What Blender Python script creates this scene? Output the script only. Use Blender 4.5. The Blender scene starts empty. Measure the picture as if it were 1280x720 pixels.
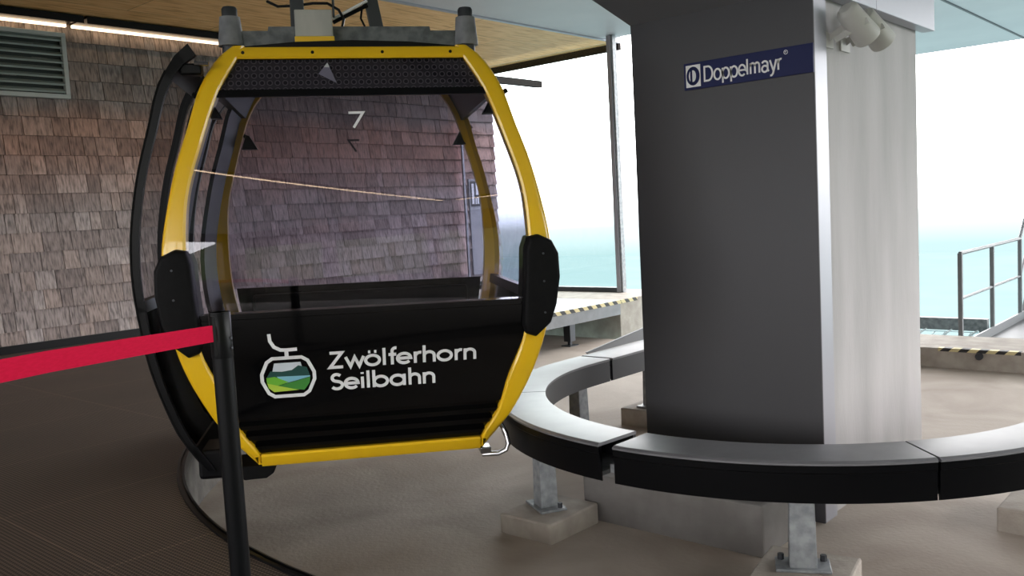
import bpy, bmesh, math, random
from mathutils import Vector, Matrix, noise
random.seed(7)
C = bpy.context.scene.collection
SC = bpy.context.scene
PI = math.pi

# ------------------------------------------------------------------ camera, sky, exposure
# world axes: X runs along the shingled wall, Y runs from the open side towards that wall, Z is up
R_ = Vector((0.658568, -0.750583, -0.053973)); D_ = Vector((-0.099632, -0.015877, -0.994898)); F_ = Vector((0.745897, 0.660585, -0.085238))
cam = bpy.data.cameras.new('camera'); cam.sensor_width = 36; cam.lens = 36 * 1120 / 1280
cam.clip_start = 0.05; cam.clip_end = 3000
co = bpy.data.objects.new('camera', cam); C.objects.link(co)
mw = Matrix((( R_.x, -D_.x, -F_.x, 0), (R_.y, -D_.y, -F_.y, 0), (R_.z, -D_.z, -F_.z, 1.3), (0, 0, 0, 1)))
co.matrix_world = mw
SC.camera = co
vs = SC.view_settings
vs.view_transform = 'Standard'; vs.look = 'None'; vs.gamma = 1; vs.use_curve_mapping = False
vs.exposure = 1.9
SKY = 2.6
wd = bpy.data.worlds.new('sky'); SC.world = wd; wd.use_nodes = True
nt = wd.node_tree; nt.nodes.clear()
out = nt.nodes.new('ShaderNodeOutputWorld'); bg = nt.nodes.new('ShaderNodeBackground')
tc = nt.nodes.new('ShaderNodeTexCoord'); sx = nt.nodes.new('ShaderNodeSeparateXYZ'); rp = nt.nodes.new('ShaderNodeValToRGB')
mr = nt.nodes.new('ShaderNodeMapRange'); mr.inputs[1].default_value = -0.25; mr.inputs[2].default_value = 0.25
nt.links.new(tc.outputs['Generated'], sx.inputs[0]); nt.links.new(sx.outputs[2], mr.inputs[0]); nt.links.new(mr.outputs[0], rp.inputs[0])
e = rp.color_ramp.elements
e[0].position = 0.25; e[0].color = (0.068, 0.098, 0.100, 1)
e[1].position = 0.62; e[1].color = (1.0, 0.985, 0.985, 1)
for p, c in ((0.39, (0.074, 0.102, 0.104, 1)), (0.455, (0.125, 0.14, 0.142, 1)), (0.50, (0.45, 0.48, 0.49, 1))):
    k = e.new(p); k.color = c
bg.inputs[1].default_value = SKY
nt.links.new(rp.outputs[0], bg.inputs[0]); nt.links.new(bg.outputs[0], out.inputs[0])

# ------------------------------------------------------------------ materials
def mat(name, col=(.5, .5, .5), rough=.5, metal=0.0, coat=0.0, spec=.5):
    m = bpy.data.materials.new(name); m.use_nodes = True
    b = m.node_tree.nodes['Principled BSDF']
    b.inputs['Base Color'].default_value = (*col, 1); b.inputs['Roughness'].default_value = rough
    b.inputs['Metallic'].default_value = metal; b.inputs['Coat Weight'].default_value = coat
    b.inputs['Specular IOR Level'].default_value = spec
    return m
def nd(m, t, **kw):
    n = m.node_tree.nodes.new(t)
    for k, v in kw.items():
        if k.startswith('i_'):
            n.inputs[k[2:].replace('_', ' ')].default_value = v
        else: setattr(n, k, v)
    return n
def lk(m, a, b): m.node_tree.links.new(a, b)
def P(m): return m.node_tree.nodes['Principled BSDF']
def ramp(m, stops):
    r = nd(m, 'ShaderNodeValToRGB'); el = r.color_ramp.elements
    el[0].position, el[0].color = stops[0][0], (*stops[0][1], 1)
    el[1].position, el[1].color = stops[-1][0], (*stops[-1][1], 1)
    for p, c in stops[1:-1]:
        k = el.new(p); k.color = (*c, 1)
    return r
def noisy(name, c1, c2, scale=4, rough=.6, metal=0, detail=6, stretch=(1, 1, 1), bump=0.0, coat=0, lo=.35, hi=.65, bscale=None, dist=0):
    m = mat(name, c1, rough, metal, coat)
    t = nd(m, 'ShaderNodeTexCoord'); mp = nd(m, 'ShaderNodeMapping'); mp.inputs['Scale'].default_value = stretch
    n = nd(m, 'ShaderNodeTexNoise'); n.inputs['Scale'].default_value = scale; n.inputs['Detail'].default_value = detail
    n.inputs['Distortion'].default_value = dist
    r = ramp(m, [(lo, c1), (hi, c2)])
    lk(m, t.outputs['Object'], mp.inputs[0]); lk(m, mp.outputs[0], n.inputs['Vector']); lk(m, n.outputs['Fac'], r.inputs[0])
    lk(m, r.outputs[0], P(m).inputs['Base Color'])
    if bump:
        n2 = nd(m, 'ShaderNodeTexNoise'); n2.inputs['Scale'].default_value = bscale or scale * 8; n2.inputs['Detail'].default_value = 4
        lk(m, mp.outputs[0], n2.inputs['Vector'])
        b = nd(m, 'ShaderNodeBump'); b.inputs['Strength'].default_value = bump; b.inputs['Distance'].default_value = .01
        lk(m, n2.outputs['Fac'], b.inputs['Height']); lk(m, b.outputs[0], P(m).inputs['Normal'])
    return m
def emit(name, col, s):
    m = bpy.data.materials.new(name); m.use_nodes = True; n = m.node_tree; n.nodes.clear()
    o = n.nodes.new('ShaderNodeOutputMaterial'); em = n.nodes.new('ShaderNodeEmission')
    em.inputs[0].default_value = (*col, 1); em.inputs[1].default_value = s; n.links.new(em.outputs[0], o.inputs[0]); return m
def glass(name, tint, refl=1.0):
    m = bpy.data.materials.new(name); m.use_nodes = True; n = m.node_tree; n.nodes.clear()
    o = n.nodes.new('ShaderNodeOutputMaterial'); mx = n.nodes.new('ShaderNodeMixShader')
    tr = n.nodes.new('ShaderNodeBsdfTransparent'); gl = n.nodes.new('ShaderNodeBsdfGlossy'); gl.inputs['Roughness'].default_value = 0.0
    lw = n.nodes.new('ShaderNodeLayerWeight'); lw.inputs['Blend'].default_value = .12
    ml = n.nodes.new('ShaderNodeMath'); ml.operation = 'MULTIPLY_ADD'; ml.inputs[1].default_value = refl; ml.inputs[2].default_value = .045 * refl
    tr.inputs[0].default_value = (*tint, 1); gl.inputs[0].default_value = (.95, .95, 1, 1)
    n.links.new(lw.outputs['Fresnel'], ml.inputs[0]); n.links.new(ml.outputs[0], mx.inputs[0])
    n.links.new(tr.outputs[0], mx.inputs[1]); n.links.new(gl.outputs[0], mx.inputs[2]); n.links.new(mx.outputs[0], o.inputs[0])
    return m

M = {}
M['yellow'] = mat('yellow_paint', (.86, .52, .008), .32, coat=.4)
M['black'] = mat('black_lacquer', (.0022, .0022, .0026), .12, coat=.15, spec=.3)
M['black_matte'] = noisy('black_rubber', (.0035, .0035, .004), (.005, .005, .0055), 30, .6)
P(M['black_matte']).inputs['Specular IOR Level'].default_value = .12
M['black_metal'] = mat('black_powder_coat', (.003, .003, .004), .35, spec=.18)
M['post_black'] = mat('black_post_coat', (.003, .0035, .0045), .35, spec=.2)
M['dark_gray'] = mat('dark_gray_metal', (.07, .075, .085), .45, .5)
M['galv'] = noisy('galvanised_steel', (.22, .235, .25), (.34, .355, .37), 22, .5, .35, 3)
M['galv_dark'] = noisy('weathered_galvanised_steel', (.10, .11, .115), (.19, .20, .205), 18, .55, .4, 3)
M['arm'] = mat('gray_painted_arm', (.045, .05, .055), .45, .3)
M['cone_gray'] = noisy('gray_rubber', (.17, .175, .19), (.25, .255, .27), 14, .6)
M['cap'] = mat('dark_cap', (.03, .033, .04), .5)
M['box_gray'] = noisy('weathered_gray_box', (.36, .36, .33), (.46, .45, .41), 9, .6, stretch=(1, 1, .3))
M['chrome'] = mat('chrome', (.32, .32, .33), .22, 1)
M['white_print'] = mat('white_print', (.82, .82, .83), .5)
M['ghost'] = mat('dark_print', (.01, .01, .012), .5)
M['glass'] = glass('tinted_glass', (.59, .565, .655), 1.0)
M['glass_side'] = glass('tinted_side_glass', (.74, .72, .80), .22)
M['glass_leaf'] = glass('tinted_door_glass', (.62, .62, .65), .15)
M['glass_clear'] = glass('clear_glass', (.9, .95, .95), .6)
M['alu'] = mat('anodised_cladding', (.30, .31, .335), .38, .75)
M['alu_dark'] = mat('shaded_cladding', (.052, .051, .057), .5, .1)  # cladding metal with the front's shade put into its colour
M['alu_head'] = mat('lightened_cladding_head', (.13, .13, .14), .5, .1)  # cladding gray lightened to offset the shade on the downward faces
M['silver'] = mat('silver_sheet', (.36, .36, .40), .42, .4)
M['bench_top'] = noisy('gray_bench_sheet', (.155, .153, .165), (.185, .183, .195), 7, .45, .25)
M['bench_side'] = mat('black_bench_fascia', (.002, .0022, .003), .3, spec=.2)
M['bench_in'] = mat('dark_gray_bench_fascia', (.028, .028, .033), .45, .2)
M['concrete'] = noisy('concrete_blocks', (.30, .26, .225), (.42, .375, .33), 6, .85, bump=.3)
M['platform_side'] = noisy('dimmed_platform_concrete', (.07, .062, .056), (.15, .135, .12), 5, .9, bump=.3)  # concrete darkened in colour to dim the brightly lit step face
M['plinth'] = noisy('gray_plinth_concrete', (.13, .12, .113), (.19, .178, .168), 3.5, .85, bump=.25)
M['red'] = noisy('red_webbing', (.62, .005, .045), (.68, .007, .055), 60, .85, stretch=(1, 1, 4))
P(M['red']).inputs['Specular IOR Level'].default_value = .15
M['navy'] = mat('navy_sign', (.006, .011, .075), .45, spec=.2)
M['spk'] = mat('warm_gray_plastic', (.52, .51, .48), .5)
M['spk_face'] = mat('speaker_grille', (.58, .57, .55), .55)
M['vent'] = mat('pale_vent_frame', (.42, .44, .42), .5)
M['slat'] = mat('green_gray_slat', (.24, .28, .255), .5)
M['vent_in'] = mat('vent_interior', (.02, .025, .022), .8)
M['brown_beam'] = mat('brown_edge_board', (.010, .0075, .007), .8, spec=.1)
M['soffit'] = noisy('pale_metal_soffit', (.52, .51, .535), (.58, .57, .59), .8, .5)
M['steel'] = noisy('light_steel', (.15, .155, .165), (.20, .205, .215), 6, .5, .2)
M['white_board'] = mat('white_sign_board', (.30, .30, .31), .6)
M['rail_alu'] = mat('aluminium_railing', (.16, .17, .18), .5, .2)
M['net'] = mat('white_net_cord', (.6, .64, .66), .7)
M['led'] = emit('led_strip', (1.0, .74, .48), 1.2)
M['led2'] = emit('bright_led_strip', (1.0, .72, .45), 3.5)
M['seat'] = mat('black_seat', (.003, .003, .0035), .5, spec=.2)
M['lamp_clear'] = mat('frosted_lamp', (.55, .57, .58), .3)
for k, c in dict(sky_print=(.62, .68, .74), hill_print=(.015, .07, .06), green1=(.05, .25, .04), green2=(.16, .48, .04), blue_print=(.22, .50, .62), lime=(.45, .62, .06)).items():
    M[k] = mat('print_' + k, c, .5)

# concrete floor with stains
m = noisy('concrete_floor', (.28, .222, .18), (.48, .415, .36), 1.1, .8, detail=10, bump=.25, bscale=40, lo=.3, hi=.7, dist=.6)
M['floor'] = m
# pillar concrete with vertical streaks
m = noisy('streaked_concrete', (.36, .345, .345), (.48, .46, .465), 1.4, .75, detail=9, stretch=(2.6, 2.6, .5), bump=.15, lo=.3, hi=.68, bscale=30)
M['pillar_conc'] = m
# wood ceiling
m = mat('pale_wood_boards', (.5, .33, .15), .55); M['wood'] = m
t = nd(m, 'ShaderNodeTexCoord'); mp = nd(m, 'ShaderNodeMapping'); mp.inputs['Scale'].default_value = (.9, 7, 3)
n1 = nd(m, 'ShaderNodeTexNoise'); n1.inputs['Scale'].default_value = 3.0; n1.inputs['Detail'].default_value = 9; n1.inputs['Distortion'].default_value = .6
r = ramp(m, [(.32, (.62, .33, .12)), (.5, (.86, .52, .21)), (.7, (.93, .62, .30))])
br = nd(m, 'ShaderNodeTexBrick'); br.inputs['Scale'].default_value = 1; br.inputs['Mortar Size'].default_value = .004; br.inputs['Brick Width'].default_value = 2.5; br.inputs['Row Height'].default_value = 1.25
br.inputs['Color1'].default_value = (1, 1, 1, 1); br.inputs['Color2'].default_value = (.9, .88, .85, 1); br.inputs['Mortar'].default_value = (.25, .18, .1, 1)
mx = nd(m, 'ShaderNodeMixRGB', blend_type='MULTIPLY'); mx.inputs[0].default_value = 1
lk(m, t.outputs['Object'], mp.inputs[0]); lk(m, mp.outputs[0], n1.inputs['Vector']); lk(m, n1.outputs['Fac'], r.inputs[0])
lk(m, t.outputs['Object'], br.inputs['Vector']); lk(m, r.outputs[0], mx.inputs[1]); lk(m, br.outputs[0], mx.inputs[2]); lk(m, mx.outputs[0], P(m).inputs['Base Color'])
# shingles: each one its own tone
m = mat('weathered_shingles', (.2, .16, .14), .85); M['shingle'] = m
g = nd(m, 'ShaderNodeNewGeometry'); t = nd(m, 'ShaderNodeTexCoord'); mp = nd(m, 'ShaderNodeMapping'); mp.inputs['Scale'].default_value = (30, 30, 1.3)
n1 = nd(m, 'ShaderNodeTexNoise'); n1.inputs['Scale'].default_value = 1.6; n1.inputs['Detail'].default_value = 5
r1 = ramp(m, [(0, (.23, .185, .175)), (.3, (.32, .27, .26)), (.55, (.43, .375, .365)), (.8, (.36, .285, .26)), (1, (.27, .225, .215))])
r2 = ramp(m, [(.32, (.42, .41, .42)), (.5, (.95, .93, .93)), (.68, (1.3, 1.27, 1.27))])
mx = nd(m, 'ShaderNodeMixRGB', blend_type='MULTIPLY'); mx.inputs[0].default_value = 1
lk(m, g.outputs['Random Per Island'], r1.inputs[0]); lk(m, t.outputs['Object'], mp.inputs[0]); lk(m, mp.outputs[0], n1.inputs['Vector'])
lk(m, n1.outputs['Fac'], r2.inputs[0]); lk(m, r1.outputs[0], mx.inputs[1]); lk(m, r2.outputs[0], mx.inputs[2])
# reddish belt high up: weathering plus warm strip light in the tint, grey above
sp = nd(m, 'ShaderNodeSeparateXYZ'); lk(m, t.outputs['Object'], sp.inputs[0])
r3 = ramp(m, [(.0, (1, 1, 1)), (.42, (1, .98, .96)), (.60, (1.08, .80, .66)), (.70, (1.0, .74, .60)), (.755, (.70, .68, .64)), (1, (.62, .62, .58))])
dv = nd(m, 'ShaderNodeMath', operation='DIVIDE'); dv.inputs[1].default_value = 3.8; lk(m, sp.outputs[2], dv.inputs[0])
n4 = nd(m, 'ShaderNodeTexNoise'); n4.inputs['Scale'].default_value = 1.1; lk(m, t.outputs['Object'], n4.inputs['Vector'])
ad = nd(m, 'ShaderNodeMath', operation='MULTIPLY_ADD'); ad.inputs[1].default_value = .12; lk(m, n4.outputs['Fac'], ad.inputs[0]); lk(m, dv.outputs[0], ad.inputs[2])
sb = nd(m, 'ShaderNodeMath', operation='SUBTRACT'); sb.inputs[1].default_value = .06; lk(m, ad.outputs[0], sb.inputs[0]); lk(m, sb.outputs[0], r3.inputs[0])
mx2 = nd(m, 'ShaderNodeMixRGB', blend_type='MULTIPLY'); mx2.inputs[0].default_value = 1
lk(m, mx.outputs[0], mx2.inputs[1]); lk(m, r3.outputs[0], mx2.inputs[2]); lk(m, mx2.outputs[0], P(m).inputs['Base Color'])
# studded rubber mat
m = mat('studded_rubber_mat', (.09, .075, .065), .6); M['mat'] = m
t = nd(m, 'ShaderNodeTexCoord'); mp = nd(m, 'ShaderNodeMapping'); mp.inputs['Scale'].default_value = (56, 56, 56)
lk(m, t.outputs['Object'], mp.inputs[0])
v = nd(m, 'ShaderNodeTexVoronoi'); v.inputs['Scale'].default_value = 1; v.inputs['Randomness'].default_value = 0; v.voronoi_dimensions = '2D'
lk(m, mp.outputs[0], v.inputs['Vector'])
r = ramp(m, [(.26, (.20, .165, .14)), (.36, (.045, .034, .028))]); lk(m, v.outputs['Distance'], r.inputs[0])
br = nd(m, 'ShaderNodeTexBrick'); br.offset = 0; br.inputs['Scale'].default_value = 1; br.inputs['Mortar Size'].default_value = .007; br.inputs['Brick Width'].default_value = 1.5; br.inputs['Row Height'].default_value = 1.05
br.inputs['Color1'].default_value = (.98, .95, .93, 1); br.inputs['Color2'].default_value = (1.0, .97, .95, 1); br.inputs['Mortar'].default_value = (1.55, 1.48, 1.42, 1)
mp2 = nd(m, 'ShaderNodeMapping'); mp2.inputs['Location'].default_value = (-1.45, -3.48, 0); lk(m, t.outputs['Object'], mp2.inputs[0]); lk(m, mp2.outputs[0], br.inputs['Vector'])
n1 = nd(m, 'ShaderNodeTexNoise'); n1.inputs['Scale'].default_value = .8; n1.inputs['Detail'].default_value = 6; lk(m, t.outputs['Object'], n1.inputs['Vector'])
r2 = ramp(m, [(.3, (.8, .76, .73)), (.7, (1.15, 1.08, 1.0))]); lk(m, n1.outputs['Fac'], r2.inputs[0])
mx = nd(m, 'ShaderNodeMixRGB', blend_type='MULTIPLY'); mx.inputs[0].default_value = 1; mx2 = nd(m, 'ShaderNodeMixRGB', blend_type='MULTIPLY'); mx2.inputs[0].default_value = 1
lk(m, r.outputs[0], mx.inputs[1]); lk(m, br.outputs[0], mx.inputs[2]); lk(m, mx.outputs[0], mx2.inputs[1]); lk(m, r2.outputs[0], mx2.inputs[2]); lk(m, mx2.outputs[0], P(m).inputs['Base Color'])
bp = nd(m, 'ShaderNodeBump'); bp.invert = True; bp.inputs['Strength'].default_value = .5; bp.inputs['Distance'].default_value = .004
lk(m, v.outputs['Distance'], bp.inputs['Height']); lk(m, bp.outputs[0], P(m).inputs['Normal'])
# perforated panel
m = mat('perforated_panel', (.03, .03, .033), .4); M['perf'] = m
t = nd(m, 'ShaderNodeTexCoord'); mp = nd(m, 'ShaderNodeMapping'); mp.inputs['Scale'].default_value = (25, 25, 25); lk(m, t.outputs['Object'], mp.inputs[0])
v = nd(m, 'ShaderNodeTexVoronoi'); v.inputs['Scale'].default_value = 1; v.inputs['Randomness'].default_value = 0; v.voronoi_dimensions = '2D'; sw = nd(m, 'ShaderNodeSeparateXYZ'); cw = nd(m, 'ShaderNodeCombineXYZ'); lk(m, mp.outputs[0], sw.inputs[0]); lk(m, sw.outputs[0], cw.inputs[0]); lk(m, sw.outputs[2], cw.inputs[1]); lk(m, cw.outputs[0], v.inputs['Vector'])
r = ramp(m, [(.24, (.004, .004, .005)), (.29, (.26, .245, .235)), (.36, (.24, .225, .215)), (.42, (.06, .056, .055))]); lk(m, v.outputs['Distance'], r.inputs[0]); lk(m, r.outputs[0], P(m).inputs['Base Color'])
# hazard stripes
def hazard(name, axis, scale, skew):
    m = mat(name, (.7, .6, .2), .6)
    t = nd(m, 'ShaderNodeTexCoord'); s = nd(m, 'ShaderNodeSeparateXYZ'); lk(m, t.outputs['Object'], s.inputs[0])
    a = nd(m, 'ShaderNodeMath', operation='MULTIPLY_ADD'); a.inputs[1].default_value = skew; lk(m, s.outputs[2], a.inputs[0]); lk(m, s.outputs[axis], a.inputs[2])
    b = nd(m, 'ShaderNodeMath', operation='MULTIPLY'); b.inputs[1].default_value = scale; lk(m, a.outputs[0], b.inputs[0])
    c = nd(m, 'ShaderNodeMath', operation='FRACT'); lk(m, b.outputs[0], c.inputs[0])
    r = ramp(m, [(.49, (.62, .53, .28)), (.51, (.02, .02, .02))]); lk(m, c.outputs[0], r.inputs[0]); lk(m, r.outputs[0], P(m).inputs['Base Color']); return m
M['haz_x'] = hazard('hazard_stripes_long', 0, 5.2, 1.0)
M['haz_y'] = hazard('hazard_stripes_short', 1, 6.0, 1.0)
# grating
m = mat('steel_grating', (.2, .22, .23), .5, .3); M['grating'] = m
t = nd(m, 'ShaderNodeTexCoord'); w = nd(m, 'ShaderNodeTexWave'); w.bands_direction = 'X'; w.inputs['Scale'].default_value = 7; lk(m, t.outputs['Object'], w.inputs['Vector'])
r = ramp(m, [(.4, (.012, .015, .017)), (.6, (.10, .11, .12))]); lk(m, w.outputs['Fac'], r.inputs[0]); lk(m, r.outputs[0], P(m).inputs['Base Color'])
M['lake'] = noisy('hazy_lake', (.074, .104, .1065), (.080, .109, .111), .02, .9)
P(M['lake']).inputs['Specular IOR Level'].default_value = 0
M['meadow'] = noisy('green_meadow', (.035, .05, .02), (.06, .07, .04), .4, .9)
P(M['meadow']).inputs['Specular IOR Level'].default_value = 0
M['back'] = noisy('larch_back_wall', (.16, .125, .105), (.22, .18, .155), 2, .8)

# ------------------------------------------------------------------ mesh helpers
class MB:
    def __init__(s): s.v = []; s.f = []
    def add(s, vs, fs):
        o = len(s.v); s.v += [tuple(p) for p in vs]; s.f += [tuple(i + o for i in f) for f in fs]; return s
    def box(s, x0, x1, y0, y1, z0, z1):
        return s.add([(x, y, z) for x in (x0, x1) for y in (y0, y1) for z in (z0, z1)],
                     [(0, 1, 3, 2), (4, 6, 7, 5), (0, 4, 5, 1), (2, 3, 7, 6), (0, 2, 6, 4), (1, 5, 7, 3)])
    def hexa(s, b, t):      # bottom and top quads, same winding
        n = len(b)
        return s.add(list(b) + list(t), [tuple(range(n))[::-1], tuple(range(n, 2 * n))] + [(i, (i + 1) % n, n + (i + 1) % n, n + i) for i in range(n)])
    def prism(s, poly, z0, z1):
        return s.hexa([(x, y, z0) for x, y in poly], [(x, y, z1) for x, y in poly])
    def tube(s, pts, r, n=12, cap=True):
        pts = [Vector(p) for p in pts]; rs = r if isinstance(r, (list, tuple)) else [r] * len(pts)
        o = len(s.v); up = None
        for i, p in enumerate(pts):
            d = (pts[min(i + 1, len(pts) - 1)] - pts[max(i - 1, 0)]).normalized()
            if up is None: up = d.orthogonal().normalized()
            up = (up - d * up.dot(d)).normalized(); sd = d.cross(up)
            for k in range(n):
                a = 2 * PI * k / n; s.v.append(tuple(p + (up * math.cos(a) + sd * math.sin(a)) * rs[i]))
        for i in range(len(pts) - 1):
            for k in range(n):
                s.f.append((o + i * n + k, o + i * n + (k + 1) % n, o + (i + 1) * n + (k + 1) % n, o + (i + 1) * n + k))
        if cap:
            s.f.append(tuple(o + k for k in range(n))[::-1]); s.f.append(tuple(o + (len(pts) - 1) * n + k for k in range(n)))
        return s
    def bar(s, p, q, w, h=None):      # rectangular bar between two points
        p = Vector(p); q = Vector(q); h = h or w; d = (q - p).normalized()
        up = Vector((0, 0, 1)) if abs(d.z) < .9 else Vector((0, 1, 0))
        sd = d.cross(up).normalized() * w / 2; u2 = sd.cross(d).normalized() * h / 2
        q4 = lambda c: [c - sd - u2, c + sd - u2, c + sd + u2, c - sd + u2]
        return s.hexa(q4(p), q4(q))
    def loop_sweep(s, rows, closed_row=True, caps=True):
        n = len(rows[0]); o = len(s.v)
        for r in rows: s.v += [tuple(p) for p in r]
        for i in range(len(rows) - 1):
            for k in range(n if closed_row else n - 1):
                s.f.append((o + i * n + k, o + i * n + (k + 1) % n, o + (i + 1) * n + (k + 1) % n, o + (i + 1) * n + k))
        if caps and closed_row:
            s.f.append(tuple(o + k for k in range(n))[::-1]); s.f.append(tuple(o + (len(rows) - 1) * n + k for k in range(n)))
        return s
    def build(s, name, m, parent=None, smooth=False, bevel=0, loc=None, rot=None, auto=35):
        me = bpy.data.meshes.new(name); me.from_pydata(s.v, [], s.f); me.update()
        bm = bmesh.new(); bm.from_mesh(me); bmesh.ops.recalc_face_normals(bm, faces=bm.faces); bm.to_mesh(me); bm.free()
        o = bpy.data.objects.new(name, me); C.objects.link(o); me.materials.append(m)
        if parent: o.parent = parent
        if loc is not None: o.location = loc
        if rot is not None: o.rotation_euler = rot
        if bevel:
            b = o.modifiers.new('bevel', 'BEVEL'); b.width = bevel; b.segments = 2; b.limit_method = 'ANGLE'; b.angle_limit = math.radians(40)
        if smooth:
            me.polygons.foreach_set('use_smooth', [True] * len(me.polygons))
            bm = bmesh.new(); bm.from_mesh(me)
            for ed in bm.edges:
                if len(ed.link_faces) == 2 and ed.calc_face_angle(0) > math.radians(auto): ed.smooth = False
            bm.to_mesh(me); bm.free()
        return o
def tag(o, label=None, cat=None, group=None, kind=None):
    if label: o['label'] = label
    if cat: o['category'] = cat
    if group: o['group'] = group
    if kind: o['kind'] = kind
    return o
def thing(name, label, cat, loc=(0, 0, 0), rz=0, group=None):
    o = bpy.data.objects.new(name, None); C.objects.link(o); o.location = loc; o.rotation_euler = (0, 0, rz); o.empty_display_size = .1
    return tag(o, label, cat, group)
def struct(o): o['kind'] = 'structure'; return o
def spl(tab, h):          # smooth interpolation through a table of (x, y)
    n = len(tab)
    if h <= tab[0][0]: return tab[0][1]
    if h >= tab[-1][0]: return tab[-1][1]
    for i in range(n - 1):
        if tab[i][0] <= h <= tab[i + 1][0]: break
    def slope(j):
        if j <= 0: return (tab[1][1] - tab[0][1]) / (tab[1][0] - tab[0][0])
        if j >= n - 1: return (tab[-1][1] - tab[-2][1]) / (tab[-1][0] - tab[-2][0])
        return (tab[j + 1][1] - tab[j - 1][1]) / (tab[j + 1][0] - tab[j - 1][0])
    x0, y0 = tab[i]; x1, y1 = tab[i + 1]; d = x1 - x0; t = (h - x0) / d
    return (2*t**3-3*t*t+1)*y0 + (t**3-2*t*t+t)*d*slope(i) + (-2*t**3+3*t*t)*y1 + (t**3-t*t)*d*slope(i+1)
def fr(a, b, n): return [a + (b - a) * i / n for i in range(n + 1)]

# stroke lettering -------------------------------------------------
def arc(cx, cy, rx, ry, a0, a1, n=14):
    return [(cx + rx * math.cos(math.radians(a0 + (a1 - a0) * i / n)), cy + ry * math.sin(math.radians(a0 + (a1 - a0) * i / n))) for i in range(n + 1)]
GEO = {  # geometric sans, cap height 1 (centre lines), (strokes, advance)
 'Z': ([[(.03, .93), (.55, .93), (.02, 0), (.58, 0)]], .70),
 'w': ([[(0, .62), (.2, 0), (.39, .58), (.58, 0), (.78, .62)]], .86),
 'ö': ([arc(.3, .31, .3, .31, 0, 360, 28), [(.12, .86), (.22, .86)], [(.38, .86), (.48, .86)]], .76),
 'o': ([arc(.3, .31, .3, .31, 0, 360, 28)], .76),
 'l': ([[(.05, -.06), (.05, 1.06)]], .26),
 'f': ([[(.14, -.06), (.14, .78)] + arc(.3, .82, .16, .2, 170, 75, 6), [(-.02, .6), (.32, .6)]], .36),
 'e': ([[(.02, .31), (.58, .31)] + arc(.3, .31, .29, .31, 0, 320, 24)], .74),
 'r': ([[(.05, -.06), (.05, .68)], arc(.27, .34, .22, .28, 175, 75, 8)], .40),
 'h': ([[(.05, -.06), (.05, 1.06)], arc(.27, .38, .22, .24, 180, 0, 12) + [(.49, -.06)]], .66),
 'n': ([[(.05, -.06), (.05, .68)], arc(.27, .38, .22, .24, 180, 0, 12) + [(.49, -.06)]], .66),
 'S': ([arc(.26, .71, .2, .22, 35, 262, 16) + arc(.26, .24, .24, .24, 84, -150, 16)], .62),
 'i': ([[(.05, -.06), (.05, .68)], [(.05, .86), (.05, .97)]], .26),
 'b': ([[(.05, -.06), (.05, 1.06)], arc(.36, .31, .3, .31, 0, 360, 28)], .82),
 'a': ([[(.61, -.06), (.61, .68)], arc(.3, .31, .3, .31, 0, 360, 28)], .82),
 '7': ([[(0, .93), (.58, .93), (.18, -.06)]], .7),
}
HEL = {
 'D': ([[(.05, 0), (.05, .95), (.33, .95)] + arc(.33, .475, .34, .475, 90, -90, 16) + [(.05, 0)]], .80),
 'o': ([arc(.27, .33, .26, .35, 0, 360, 24)], .62),
 'p': ([[(.05, -.3), (.05, .69)], arc(.29, .33, .24, .35, 0, 360, 24)], .63),
 'e': ([[(.02, .34), (.50, .34)] + arc(.26, .33, .25, .35, 0, 315, 20)], .60),
 'l': ([[(.05, 0), (.05, 1)]], .24),
 'm': ([[(.05, 0), (.05, .69)], arc(.21, .46, .16, .22, 180, 0, 10) + [(.37, 0)], arc(.53, .46, .16, .22, 180, 0, 10) + [(.69, 0)]], .84),
 'a': ([arc(.25, .5, .2, .18, 160, 0, 10) + [(.45, .12), (.52, 0)], arc(.24, .19, .2, .2, 40, 330, 14)], .62),
 'y': ([[(.0, .69), (.23, .02)], [(.46, .69), (.2, -.18), (.1, -.29), (0, -.29)]], .54),
 'r': ([[(.05, 0), (.05, .69)], arc(.24, .4, .19, .27, 175, 75, 8)], .36),
}
def ribbon(mb, pts, w, mapf):
    n = len(pts); closed = (abs(pts[0][0] - pts[-1][0]) + abs(pts[0][1] - pts[-1][1])) < 1e-6
    P2 = [Vector(p) for p in pts]; L = []; Rr = []
    for i in range(n):
        if closed: a = P2[i - 1] if i > 0 else P2[n - 2]; b = P2[i + 1] if i < n - 1 else P2[1]
        else: a = P2[max(i - 1, 0)]; b = P2[min(i + 1, n - 1)]
        d1 = (P2[i] - a); d2 = (b - P2[i])
        d1 = d1.normalized() if d1.length > 1e-9 else d2.normalized(); d2 = d2.normalized() if d2.length > 1e-9 else d1
        t = (d1 + d2); t = t.normalized() if t.length > 1e-6 else d1
        nn = Vector((-t.y, t.x)); c = max(.35, nn.dot(Vector((-d1.y, d1.x)))); L.append(P2[i] + nn * w / 2 / c); Rr.append(P2[i] - nn * w / 2 / c)
    o = len(mb.v)
    for i in range(n):
        for q in (L[i], Rr[i]): mb.v.append(tuple(mapf(q.x, q.y, 0)))
        for q in (L[i], Rr[i]): mb.v.append(tuple(mapf(q.x, q.y, 1)))
    for i in range(n - 1):
        a = o + 4 * i; b = a + 4
        mb.f += [(a + 2, a + 3, b + 3, b + 2), (a, a + 2, b + 2, b), (a + 3, a + 1, b + 1, b + 3)]
    if not closed:
        a = o; b = o + 4 * (n - 1); mb.f += [(a, a + 1, a + 3, a + 2), (b, b + 1, b + 3, b + 2)]
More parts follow.
